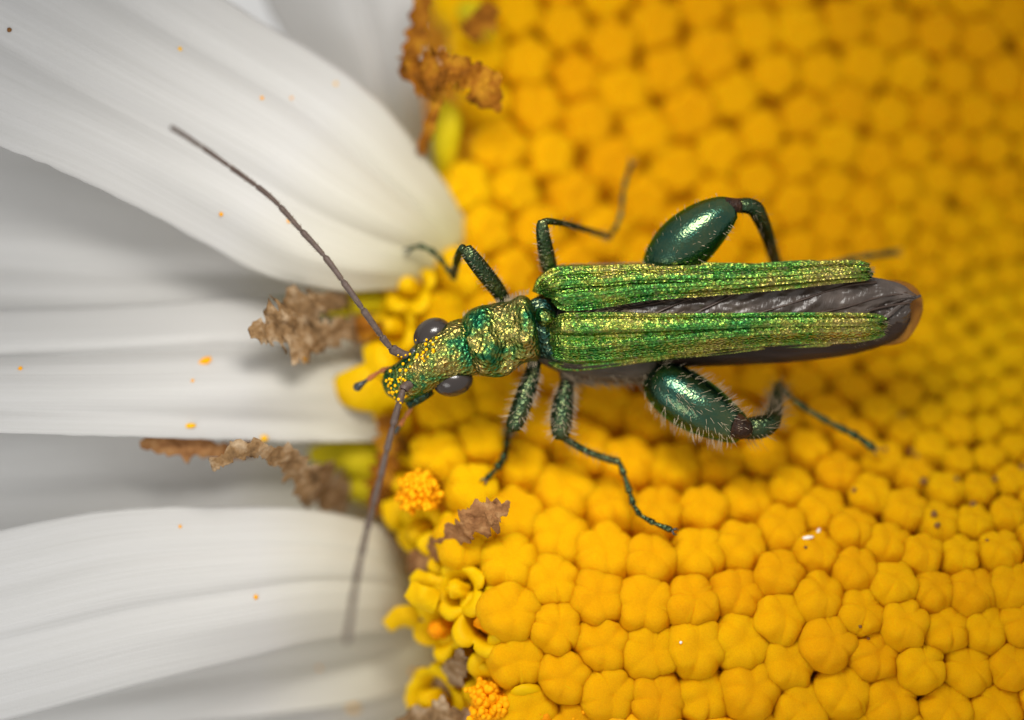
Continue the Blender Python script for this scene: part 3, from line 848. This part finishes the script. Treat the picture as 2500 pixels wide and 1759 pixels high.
# legs
def leg(coxa, femur, tibia, tarsus, hairn=0, hl=(10, 24), fem_mat='legfine', fn=36, tib_hair=30, flat=1.0, knee=None, tib_mat='legfine'):
    c = Tube(coxa, n=12, seg=12).build('leg', M['dark'], beetle)
    ft = Tube(femur, n=fn, seg=26 if fem_mat == 'femur' else 18, flat=flat)
    f = ft.build('femur', M[fem_mat], c)
    if knee: Tube(knee, n=12, seg=14).build('knee', M['knee'], c)
    tt = Tube(tibia, n=36, seg=12)
    t = tt.build('tibia', M[tib_mat], c)
    # tarsus: separate joints
    m = len(tarsus)
    for k in range(m - 1):
        a, b = tarsus[k], tarsus[k + 1]
        Tube([(a[0], a[1], a[2], a[3] * .62), (lerp(a[0], b[0], .5), lerp(a[1], b[1], .5), lerp(a[2], b[2], .5), a[3] * .85), (lerp(a[0], b[0], .88), lerp(a[1], b[1], .88), lerp(a[2], b[2], .88), a[3] * 1.1), (b[0], b[1], b[2], a[3] * .7)], n=10, seg=9).build('tarsus', M[tib_mat], c)
    a, b = tarsus[-2], tarsus[-1]
    d = Vector((b[0] - a[0], b[1] - a[1])).normalized(); nn = Vector((-d.y, d.x))
    for s in (-1, 1):
        Tube([(b[0], b[1], b[2], 3.4), (b[0] + d.x * 9 + nn.x * 7 * s, b[1] + d.y * 9 + nn.y * 7 * s, b[2] + .004, 2.6), (b[0] + d.x * 18 + nn.x * 6 * s, b[1] + d.y * 18 + nn.y * 6 * s, b[2] - .012, .8)], n=10, seg=6).build('claw', M['dark'], c)
    if hairn: hair_tube(ft, int(hairn * 2.0), hl[0], hl[1], .62, c, M['hair'], .12, .97)
    if tib_hair: hair_tube(tt, tib_hair * 2, 8 if tib_hair < 100 else 14, 20 if tib_hair < 100 else 42, .55 if tib_hair < 100 else .75, c, M['hairdark'])
    return c

# fore leg, far side
leg([(1262, 770, -.13, 20), (1240, 745, -.12, 18), (1222, 722, -.11, 14)],
    [(1232, 735, -.11, 17), (1212, 705, -.09, 20), (1180, 664, -.06, 21), (1150, 626, -.035, 19), (1136, 608, -.03, 16)],
    [(1130, 606, -.04, 10), (1119, 625, -.10, 10), (1112, 655, -.19, 9), (1108, 678, -.25, 9)],
    [(1107, 678, -.25, 8.5), (1090, 652, -.245, 8.5), (1072, 628, -.24, 8), (1050, 610, -.235, 7.5), (1022, 600, -.24, 6), (1000, 610, -.25, 5)], 60, (8, 16))
# middle leg, far side
leg([(1365, 720, -.16, 22), (1350, 690, -.14, 20), (1340, 665, -.13, 15)],
    [(1345, 668, -.12, 18), (1338, 640, -.10, 21), (1330, 600, -.075, 19), (1324, 560, -.055, 16), (1325, 540, -.055, 12)],
    [(1326, 543, -.06, 9), (1345, 541, -.07, 8.5), (1400, 552, -.15, 7.5), (1450, 567, -.24, 7.5), (1489, 579, -.30, 8)],
    [(1489, 579, -.30, 7), (1506, 550, -.30, 7), (1517, 520, -.305, 6.5), (1521, 474, -.31, 6.5), (1528, 438, -.32, 6.5), (1541, 402, -.35, 5)], 50, (8, 16))
# hind leg, far side
leg([(1600, 760, -.16, 26), (1602, 720, -.14, 24), (1606, 690, -.13, 20)],
    [(1596, 700, -.13, 26), (1612, 670, -.12, 52), (1638, 632, -.105, 66), (1670, 597, -.095, 71), (1704, 566, -.085, 67), (1740, 537, -.075, 56), (1770, 517, -.07, 42), (1788, 508, -.07, 29)],
    [(1788, 506, -.08, 16), (1815, 502, -.075, 19), (1840, 508, -.085, 21), (1856, 532, -.11, 20), (1874, 577, -.16, 17), (1894, 640, -.24, 15), (1925, 690, -.31, 10)],
    [(1925, 690, -.31, 9), (1975, 668, -.315, 8.5), (2030, 645, -.32, 8.5), (2090, 630, -.335, 9), (2130, 624, -.345, 9), (2188, 617, -.37, 6)], 90, (8, 16), 'femur', 44, 40,
    knee=[(1776, 506, -.062, 26), (1792, 503, -.06, 20), (1808, 500, -.06, 16)])
# fore leg, near side
leg([(1300, 830, -.14, 22), (1302, 865, -.13, 20), (1303, 892, -.12, 14)],
    [(1306, 880, -.12, 16), (1300, 910, -.115, 19), (1287, 950, -.105, 23), (1270, 1000, -.095, 24), (1256, 1036, -.09, 21), (1252, 1048, -.09, 17)],
    [(1250, 1046, -.10, 11), (1246, 1050, -.15, 10), (1240, 1054, -.20, 9), (1237, 1058, -.24, 9)],
    [(1237, 1058, -.24, 9), (1238, 1090, -.215, 9.5), (1228, 1122, -.185, 11), (1213, 1144, -.17, 7), (1187, 1170, -.155, 5)], 110, (12, 26))
# middle leg, near side
leg([(1390, 870, -.18, 26), (1386, 905, -.16, 24), (1384, 930, -.15, 17)],
    [(1386, 920, -.15, 17), (1382, 950, -.135, 20), (1374, 990, -.12, 27), (1370, 1030, -.11, 27), (1370, 1058, -.105, 23), (1372, 1070, -.105, 17)],
    [(1374, 1068, -.11, 9), (1390, 1078, -.115, 8.5), (1434, 1103, -.125, 8.5), (1480, 1120, -.135, 9), (1512, 1128, -.14, 9.5)],
    [(1512, 1128, -.14, 9), (1524, 1160, -.14, 8.5), (1538, 1205, -.13, 8.5), (1546, 1232, -.12, 7.5), (1562, 1258, -.105, 7.5), (1598, 1278, -.085, 8), (1640, 1295, -.075, 5)], 130, (12, 28), tib_hair=50)
# hind leg, near side
leg([(1600, 860, -.17, 28), (1600, 890, -.16, 26), (1606, 915, -.15, 22)],
    [(1588, 915, -.14, 30), (1608, 928, -.13, 52), (1640, 950, -.11, 65), (1680, 978, -.10, 69), (1722, 1003, -.09, 65), (1762, 1026, -.085, 54), (1796, 1044, -.085, 42), (1812, 1052, -.085, 33)],
    [(1812, 1048, -.095, 24), (1836, 1046, -.085, 28), (1862, 1042, -.085, 28), (1882, 1030, -.10, 24), (1892, 1002, -.15, 19), (1897, 962, -.20, 15), (1903, 938, -.235, 11)],
    [(1903, 940, -.235, 8.5), (1930, 972, -.235, 8.5), (1975, 1003, -.23, 9), (2025, 1032, -.225, 9.5), (2068, 1053, -.22, 11), (2094, 1066, -.215, 11), (2134, 1096, -.22, 7)], 230, (14, 34), 'femur', 44, 130,
    knee=[(1796, 1040, -.065, 34), (1814, 1046, -.06, 28), (1830, 1046, -.065, 20)])
# longer pale hair along the flank below the near wing case
h = Strands()
for _ in range(900):
    x = random.uniform(1370, 1640); t = random.random()
    h.add(P(x, lerp(905, 932, t), -.10 - .05 * t), Vector((random.uniform(.3, 1.0), -random.uniform(.15, .5), random.uniform(-.1, .3))), random.uniform(.02, .045), .0008, .2)
h.build('hair', M['hairdark'], beetle)
h = Strands()
for _ in range(260):
    u = random.random(); s = random.choice((0, 1))
    if s: p = P(lerp(1130, 1310, u), lerp(905, 880, u) + 8 * math.sin(PI * u), -.07)
    else: p = P(lerp(1130, 1290, u), lerp(780, 722, u) - 4, -.07)
    h.add(p, Vector((random.uniform(-.2, .3), (-1 if s else 1), random.uniform(-.2, .5))), random.uniform(.008, .018), .0007, .1)
h.build('hair', M['hair'], beetle)

# ------------------------------------------------------------------ open florets, withered florets, pollen
def open_floret(px, py, z, size, tilt, az, orange=True, wide=1.0, seed=0):
    """corolla tube with five recurved lobes and an orange anther column"""
    r0 = random.Random(seed)
    q = Vector((math.sin(tilt) * math.cos(az), math.sin(tilt) * math.sin(az), math.cos(tilt))).to_track_quat('Z', 'Y').to_matrix()
    c = P(px, py, z); s = size / 1000.0
    seg, v = 50, []
    lobk = [r0.choice((.55, .8, 1.0, 1.0)) for _ in range(5)]
    prof = [(.42, -1.7), (.46, -1.2), (.52, -.7), (.62, -.3), (.74, -.05), (.86, .10), (1.0, .17), (1.16, .15), (1.30, .06)]
    for i, (r, zz) in enumerate(prof):
        for j in range(seg):
            th = 2 * PI * j / seg
            li = int(round(th / (2 * PI) * 5)) % 5
            lob = abs(math.cos(2.5 * th)) * lobk[li]
            k = max(0, (i - 3) / 5.0)
            pull = k * (1 - lob ** .7)
            rr = lerp(r, .62, pull) * wide; z2 = lerp(zz, -.25, pull)
            n = .24 * mnoise.noise(Vector((math.cos(th) * 1.5 + seed, math.sin(th) * 1.5, i * .2)))
            v.append(c + q @ Vector((rr * (1 + n) * math.cos(th), rr * (1 + n) * math.sin(th), z2 + n + .35 * (lobk[li] - .8) * k)) * s)
    o = build('open_floret', v, grid_faces(len(prof), seg, True), M['lobe'], daisy)
    sm = o.modifiers.new('thickness', 'SOLIDIFY'); sm.thickness = .006
    v = []; seg = 20
    ap = [(.30, -.8), (.36, -.2), (.38, .15), (.34, .42), (.24, .58), (.1, .66)]
    for (r, zz) in ap:
        for j in range(seg):
            th = 2 * PI * j / seg
            rr = r * (1 + .10 * math.cos(5 * th)) * (1 + .35 * mnoise.noise(Vector((math.cos(th) * 2, math.sin(th) * 2, zz * 3 + seed * 5))))
            v.append(c + q @ Vector((rr * math.cos(th), rr * math.sin(th), zz)) * s)
    v.append(c + q @ Vector((0, 0, .70)) * s); f = grid_faces(len(ap), seg, True)
    for j in range(seg): f.append((len(v) - 1, (len(ap) - 1) * seg + j, (len(ap) - 1) * seg + (j + 1) % seg))
    build('anther', v, f, M['anther'] if orange else M['lobe'], o)
    return o
OF = [(1190, 1515, -.15, 78, .3, 2.0), (1080, 1535, -.24, 66, .7, 3.2), (1140, 1610, -.24, 72, .6, 3.6), (1330, 1735, -.14, 74, .5, -1.8), (1060, 1710, -.30, 84, .6, 3.3), (1210, 1700, -.20, 74, .5, -2.2),
      (985, 1180, -.32, 70, .5, 3.0), (945, 1010, -.36, 70, .6, 2.9), (960, 800, -.34, 68, .6, 2.8), (1000, 700, -.33, 64, .5, 2.5), (1120, 1440, -.18, 64, .5, 2.8), (1240, 1630, -.15, 72, .4, -2.3), (1030, 1300, -.30, 66, .7, 3.2), (1100, 1340, -.24, 66, .4, 2.6), ]
for k, a in enumerate(OF):
    b = list(a)
    if b[1] > 1250: b[2] += .06
    open_floret(*b, seed=k + 3, wide=1.0, orange=k in (0, 1, 3, 5))

def rumple(name, rows, mat, parent, nu=40, nv=14, amp=.02, seed=0, freq=9, thick=.003, paper=True):
    """thin dried strip with torn margins: rows (px,py,z,halfwidth_px,angle)"""
    s = spline(rows, nu); v = []
    wk, tk, ck, ak = (1.30, .45, .12, .62) if paper else (1, 1, .5, 1)
    for i in range(nu):
        c = P(s[i][0], s[i][1], s[i][2]); w = s[i][3] / 1000.0 * wk
        a = Vector((s[min(i + 1, nu - 1)][0] - s[max(i - 1, 0)][0], -(s[min(i + 1, nu - 1)][1] - s[max(i - 1, 0)][1]), 0)).normalized()
        n = Vector((-a.y, a.x, 0)); tw = s[i][4] * tk
        side = n * math.cos(tw) + Vector((0, 0, 1)) * math.sin(tw)
        for j in range(nv):
            t = 2 * j / (nv - 1) - 1
            if paper:
                g = 1 + .75 * mnoise.noise(Vector((i * .30, seed * 5.1, 0 if t < 0 else 40))) + .45 * mnoise.noise(Vector((i * .9, seed * 2.1, 9 if t < 0 else 70)))
                t *= max(.25, g)
            p = c + side * w * t + Vector((0, 0, w * ck * (1 - t * t)))
            k = p * freq + Vector((seed * 3.7, seed, 0))
            p = p + Vector((mnoise.noise(k), mnoise.noise(k + Vector((7, 1, 2))), 1.5 * mnoise.noise(k + Vector((1, 9, 5))))) * amp * ak
            k = p * freq * 3.5 + Vector((seed, 0, seed * 2.0))
            p = p + Vector((mnoise.noise(k), mnoise.noise(k + Vector((7, 1, 2))), mnoise.noise(k + Vector((1, 9, 5))))) * amp * .45 * ak
            v.append(p)
    o = build(name, v, grid_faces(nu, nv), mat, parent)
    sm = o.modifiers.new('thickness', 'SOLIDIFY'); sm.thickness = thick
    return o
W = 'withered_floret'
rumple(W, [(615, 815, -.07, 8, .2), (660, 805, -.09, 34, .5), (710, 790, -.13, 48, .9), (750, 760, -.18, 42, .7), (800, 735, -.24, 25, .4), (860, 720, -.32, 18, .2)], M['wither'], daisy, seed=1, amp=.034, freq=16, nu=64, nv=26)
rumple(W, [(700, 850, -.12, 26, .3), (780, 825, -.19, 30, .8), (850, 805, -.26, 24, .5), (900, 800, -.32, 18, .2)], M['wither'], daisy, seed=2, amp=.026, freq=16, nu=40, nv=18)
rumple(W, [(512, 1138, -.05, 10, .1), (560, 1118, -.045, 15, .3), (612, 1096, -.05, 16, .7), (660, 1104, -.08, 16, .5), (710, 1130, -.14, 30, .8), (745, 1165, -.20, 34, .6), (790, 1195, -.30, 42, .4), (850, 1215, -.40, 36, .2)], M['wither'], daisy, seed=3, amp=.018, freq=14, nu=70, nv=20)
rumple(W, [(345, 1090, -.17, 5, .1), (400, 1084, -.17, 18, .2), (460, 1092, -.18, 22, .5), (540, 1100, -.22, 18, .3), (620, 1090, -.28, 12, .2)], M['strap'], daisy, seed=4, amp=.016, freq=12)
rumple(W, [(935, 1010, -.27, 12, .2), (945, 1060, -.27, 20, .5), (938, 1120, -.28, 24, .8), (930, 1190, -.31, 24, .6), (930, 1260, -.36, 16, .3)], M['rust'], daisy, seed=5, amp=.016, freq=16, nu=50)
rumple(W, [(1225, 1238, -0.03, 20, .1), (1180, 1260, -0.05, 26, .2), (1130, 1290, -0.07, 20, .4), (1080, 1335, -0.15, 22, .5), (1035, 1375, -0.23, 20, .3), (1010, 1410, -0.30, 16, .2)], M['strap'], daisy, seed=6, amp=.024, freq=15, nu=60, nv=22)
rumple(W, [(1240, 1222, -0.02, 3, .1), (1215, 1245, -0.03, 15, .3), (1185, 1262, -0.04, 22, .2)], M['strap'], daisy, seed=16, amp=.012, freq=18, nu=24)
rumple(W, [(1030, -30, -0.28, 16, .3), (1020, 60, -0.26, 18, .6), (1010, 130, -0.24, 20, .7), (1000, 200, -0.24, 24, .4)], M['rust'], daisy, seed=7, amp=.02, freq=14)
rumple(W, [(1000, 200, -0.22, 34, .2), (1040, 175, -0.19, 38, .6), (1090, 170, -0.16, 34, .9), (1140, 185, -0.16, 30, .9), (1185, 215, -0.17, 30, .4), (1190, 255, -0.20, 18, .2)], M['rust'], daisy, seed=8, amp=.034, freq=18, nu=64, nv=24)
rumple(W, [(1075, 215, -0.20, 14, .3), (1062, 265, -0.23, 10, .6), (1040, 330, -0.26, 11, .4), (1025, 380, -0.30, 9, .2)], M['rust'], daisy, seed=9, amp=.014, freq=18)
rumple(W, [(1080, 110, -0.16, 5, .1), (1086, 140, -0.16, 13, .3), (1098, 165, -0.17, 15, .3)], M['strap'], daisy, seed=10, amp=.008, freq=20, nu=20)
rumple(W, [(1200, 15, -0.32, 16, .3), (1180, 55, -0.31, 26, .6), (1140, 90, -0.31, 20, .3)], M['rust'], daisy, seed=11, amp=.02, freq=12)
rumple(W, [(1118, 1580, -0.10, 6, .2), (1125, 1620, -0.13, 20, .6), (1100, 1650, -0.18, 26, .8), (1070, 1690, -0.28, 18, .4)], M['wither'], daisy, seed=12, amp=.018, freq=18)
rumple(W, [(970, 1765, -0.20, 8, .2), (1040, 1742, -0.16, 20, .5), (1100, 1742, -0.14, 22, .6), (1170, 1768, -0.16, 14, .3)], M['wither'], daisy, seed=13, amp=.02, freq=18)
rumple(W, [(870, 790, -.28, 16, .2), (900, 805, -.28, 22, .6), (925, 815, -.30, 14, .3)], M['rust'], daisy, seed=14, amp=.02, freq=18)

# yellow-green tubes at the bases
for rows in ([(1070, 250, -.38, 16), (1095, 290, -.37, 34), (1088, 350, -.39, 36), (1085, 420, -.45, 26)],
             [(765, 745, -.36, 18), (830, 742, -.35, 34), (900, 735, -.37, 36), (960, 740, -.42, 26)],
             [(760, 1110, -.42, 20), (830, 1110, -.40, 42), (900, 1120, -.40, 48), (960, 1130, -.44, 40)],
             [(830, 1170, -.46, 26), (890, 1190, -.44, 44), (950, 1190, -.46, 40)],
             [(1090, 1410, -.36, 30), (1070, 1420, -.36, 38), (1040, 1430, -.40, 30)],
             [(1130, 20, -.48, 22), (1160, 40, -.46, 36), (1180, 90, -.48, 36)]):
    Tube(rows, n=24, seg=20).build('floret_tube', M['lime'], daisy)
def lobe(rows, seed):
    return rumple('corolla_lobe', rows, M['lobe'], daisy, seed=seed, amp=.010, freq=9, nu=26, nv=14, thick=.008, paper=False)
lobe([(812, 960, -.31, 12, .1), (850, 950, -.29, 46, .1), (910, 945, -.29, 62, .1), (980, 950, -.32, 50, .1)], 21)
lobe([(955, 870, -.28, 20, .1), (930, 880, -.27, 42, .2), (895, 885, -.29, 34, .3)], 22)
lobe([(985, 1290, -.32, 14, .1), (970, 1260, -.30, 34, .3), (960, 1220, -.32, 30, .3)], 23)
lobe([(950, 1525, -.28, 14, .1), (985, 1500, -.26, 24, .3), (1030, 1510, -.27, 30, .3)], 24)
lobe([(1110, 1430, -.19, 22, .2), (1150, 1442, -.18, 22, .2), (1200, 1430, -.20, 20, .3)], 25)
lobe([(1000, 1440, -.15, 14, .1), (1030, 1455, -.13, 30, .5), (1070, 1470, -.14, 26, .2)], 27)
lobe([(1010, 1400, -.18, 12, .1), (1040, 1420, -.16, 26, .3), (1080, 1430, -.16, 22, .6)], 28)
lobe([(1090, 1270, -.24, 10, .2), (1130, 1250, -.22, 22, .4), (1180, 1215, -.24, 18, .3)], 26)

GP = 'pollen grains lying loose on the white petals'
def grain_mesh(seed, n=6):
    r0 = random.Random(seed); v = []
    for i in range(1, n):
        for j in range(8):
            ph = PI * i / n; th = 2 * PI * j / 8
            k = 1 + r0.uniform(-.15, .15)
            v.append((math.sin(ph) * math.cos(th) * k, math.sin(ph) * math.sin(th) * k, math.cos(ph) * k))
    f = grid_faces(n - 1, 8, True); t = len(v); v += [(0, 0, 1), (0, 0, -1)]
    for j in range(8):
        f.append((t, (j + 1) % 8, j)); f.append((t + 1, (n - 2) * 8 + j, (n - 2) * 8 + (j + 1) % 8))
    me = bpy.data.meshes.new('pollen_grain'); me.from_pydata(v, [], f)
    me.polygons.foreach_set('use_smooth', [True] * len(me.polygons)); me.update()
    return me
GM = []
for k in range(3):
    me = grain_mesh(k); me.materials.append(M['pollen_orange'] if k else M['pollen']); GM.append(me)

bpy.context.view_layer.update()
dg = bpy.context.evaluated_depsgraph_get()
def drop(px, py, zstart=1.2):
    """highest surface at this plan position (walked down the camera-height column)"""
    a = P(px, py, .0); top = P(px, py, zstart); bot = P(px, py, -1.2)
    d = (bot - top).normalized()
    hit, loc, nrm, idx, ob, mt = scene.ray_cast(dg, top, d)
    return (loc, nrm, ob) if hit else (a, Vector((0, 0, 1)), None)

def grain_thing(px, py, r, label, stretch=1.0, group=None, mesh=None, name='pollen_grain', cat='pollen', ang=0.0):
    loc, nrm, ob = drop(px, py)
    o = bpy.data.objects.new(name, mesh or random.choice(GM))
    scene.collection.objects.link(o)
    s = r / 1000.0
    o.scale = (s * stretch, s, s * .8); o.rotation_euler = (0, 0, ang)
    place(o, loc + Vector((0, 0, s * .5)))
    tag(o, label, cat, group)
    return o
grain_thing(501, 882, 9, 'largest oblong orange pollen fleck on the crease of the middle white petal', 2.2, ang=.35)
grain_thing(741, 877, 9, 'upright orange pollen fleck below the withered brown floret on the middle white petal', 1.6, ang=1.4)
grain_thing(465, 1040, 6, 'flat yellow pollen fleck near the crisp lower edge of the middle white petal', 2.3, ang=.05)
grain_thing(862, 1727, 9, 'orange pollen fleck on the lowest white petal', 1.6, ang=-.5)
grain_thing(645, 1071, 8, 'yellow pollen fleck on the edge of the middle white petal above the bent withered floret', 1.3)
for (x, y, r) in ((440, 120, 4.5), (640, 240, 4.5), (820, 205, 4), (712, 240, 3.5), (540, 524, 5), (705, 540, 4.5), (440, 1286, 4), (625, 1458, 5.5), (1008, 1640, 6), (50, 900, 5), (470, 930, 4), (780, 1632, 4)):
    grain_thing(x, y, r, 'tiny pollen grain lying loose on a white petal', 1.2, GP, ang=random.uniform(0, 3))
dm = GM[0].copy(); dm.name = 'dark_speck'; dm.materials.clear(); dm.materials.append(M['speck'])
grain_thing(23, 74, 5.5, 'lone dark brown speck on the big white petal', 1.1, mesh=dm, name='dark_speck', cat='speck')
for (x, y, r) in ((2255, 1175, 9), (2376, 1231, 8), (2225, 1103, 8), (2280, 1256, 8), (2288, 1283, 7), (2335, 1170, 6), (2160, 1098, 6), (2410, 1320, 4), (2085, 1197, 6), (2240, 1115, 5), (2120, 1560, 4), (1967, 1337, 4), (2100, 1530, 4), (2430, 1170, 7), (2200, 1015, 6), (2495, 1142, 7)):
    grain_thing(x, y, r, 'small dark brown speck on the yellow disc florets', 1.2, 'brown specks on the yellow disc florets', mesh=dm, name='dark_speck', cat='speck', ang=random.uniform(0, 3))
wm = GM[0].copy(); wm.name = 'white_fibre'; wm.materials.clear(); wm.materials.append(M['white'])
grain_thing(1972, 1313, 4.5, 'longer white fibre bit lying on the yellow disc florets', 3.2, mesh=wm, name='white_fibre', cat='fibre', ang=.12)
grain_thing(1998, 1297, 4, 'short white fibre bit beside the longer one on the yellow florets', 1.8, mesh=wm, name='white_fibre', cat='fibre', ang=1.1)
grain_thing(1662, 1569, 3.5, 'white crumb wedged between two yellow florets', 1.1, mesh=wm, name='white_crumb', cat='crumb', ang=.5)

def clump(px, py, z, r, n, mat, label, seed):
    r0 = random.Random(seed); V, F = [], []
    base = GM[0]
    for _ in range(n):
        d = Vector((r0.gauss(0, 1), r0.gauss(0, 1), r0.gauss(0, 1))).normalized()
        spike = 1.25 if r0.random() < .3 else 1.0
        ang = math.atan2(d.y, d.x)
        rad = r / 1000 * (0.72 + .75 * mnoise.noise(d * 2.6 + Vector((seed, 0, 0)))) * (r0.random() ** .5) * spike
        c = P(px, py, z) + Vector((d.x * rad, d.y * rad, d.z * rad * .8))
        s = r0.uniform(.005, .0085) * r / 45
        o = len(V)
        V += [c + v.co * s for v in base.vertices]
        F += [tuple(o + i for i in p.vertices) for p in base.polygons]
    o = build('pollen_clump', V, F, mat)
    tag(o, label, 'pollen')
    return o
clump(1022, 1203, -.15, 52, 900, M['pollen_orange'], 'fluffy bright yellow pollen clump beside the drooping antenna', 3)
clump(1195, 1717, -.08, 56, 1000, M['pollen_orange'], 'deep orange pollen clump among the open florets at the disc rim', 4)
clump(1400, 1755, -.06, 34, 260, M['pollen_orange'], 'small orange pollen clump inside an open floret below the beetle', 5)

# pollen dusted over the beetle's face
V, F = [], []
dg = bpy.context.evaluated_depsgraph_get()
spots_f = [(972, 868), (980, 872), (990, 868), (1002, 866), (1000, 880), (1018, 874), (1030, 868), (1032, 876), (1036, 882), (1045, 872), (1052, 834), (1058, 842), (1040, 842), (1058, 856), (1042, 855),
           (978, 905), (992, 905), (1002, 896), (985, 890), (952, 926), (958, 928), (972, 926), (985, 926), (990, 930), (950, 940), (956, 948), (952, 958), (962, 958), (946, 968), (960, 962), (950, 972), (964, 970), (992, 966), (955, 935), (945, 930), (1020, 868), (1034, 862)]
for (x, y) in spots_f + [(random.gauss(965, 20), random.gauss(935, 24)) for _ in range(10)] + [(random.gauss(1030, 22), random.gauss(865, 20)) for _ in range(4)]:
    loc, nrm, ob = drop(x, y)
    if ob is None or loc.z < -.2: continue
    s = random.uniform(.0028, .0042); o = len(V)
    V += [loc + nrm * s * .5 + v.co * s for v in GM[0].vertices]
    F += [tuple(o + i for i in p.vertices) for p in GM[0].polygons]
o = build('pollen_dust', V, F, M['pollen'])
tag(o, 'yellow pollen dusted over the green face of the beetle', 'pollen', kind='stuff')
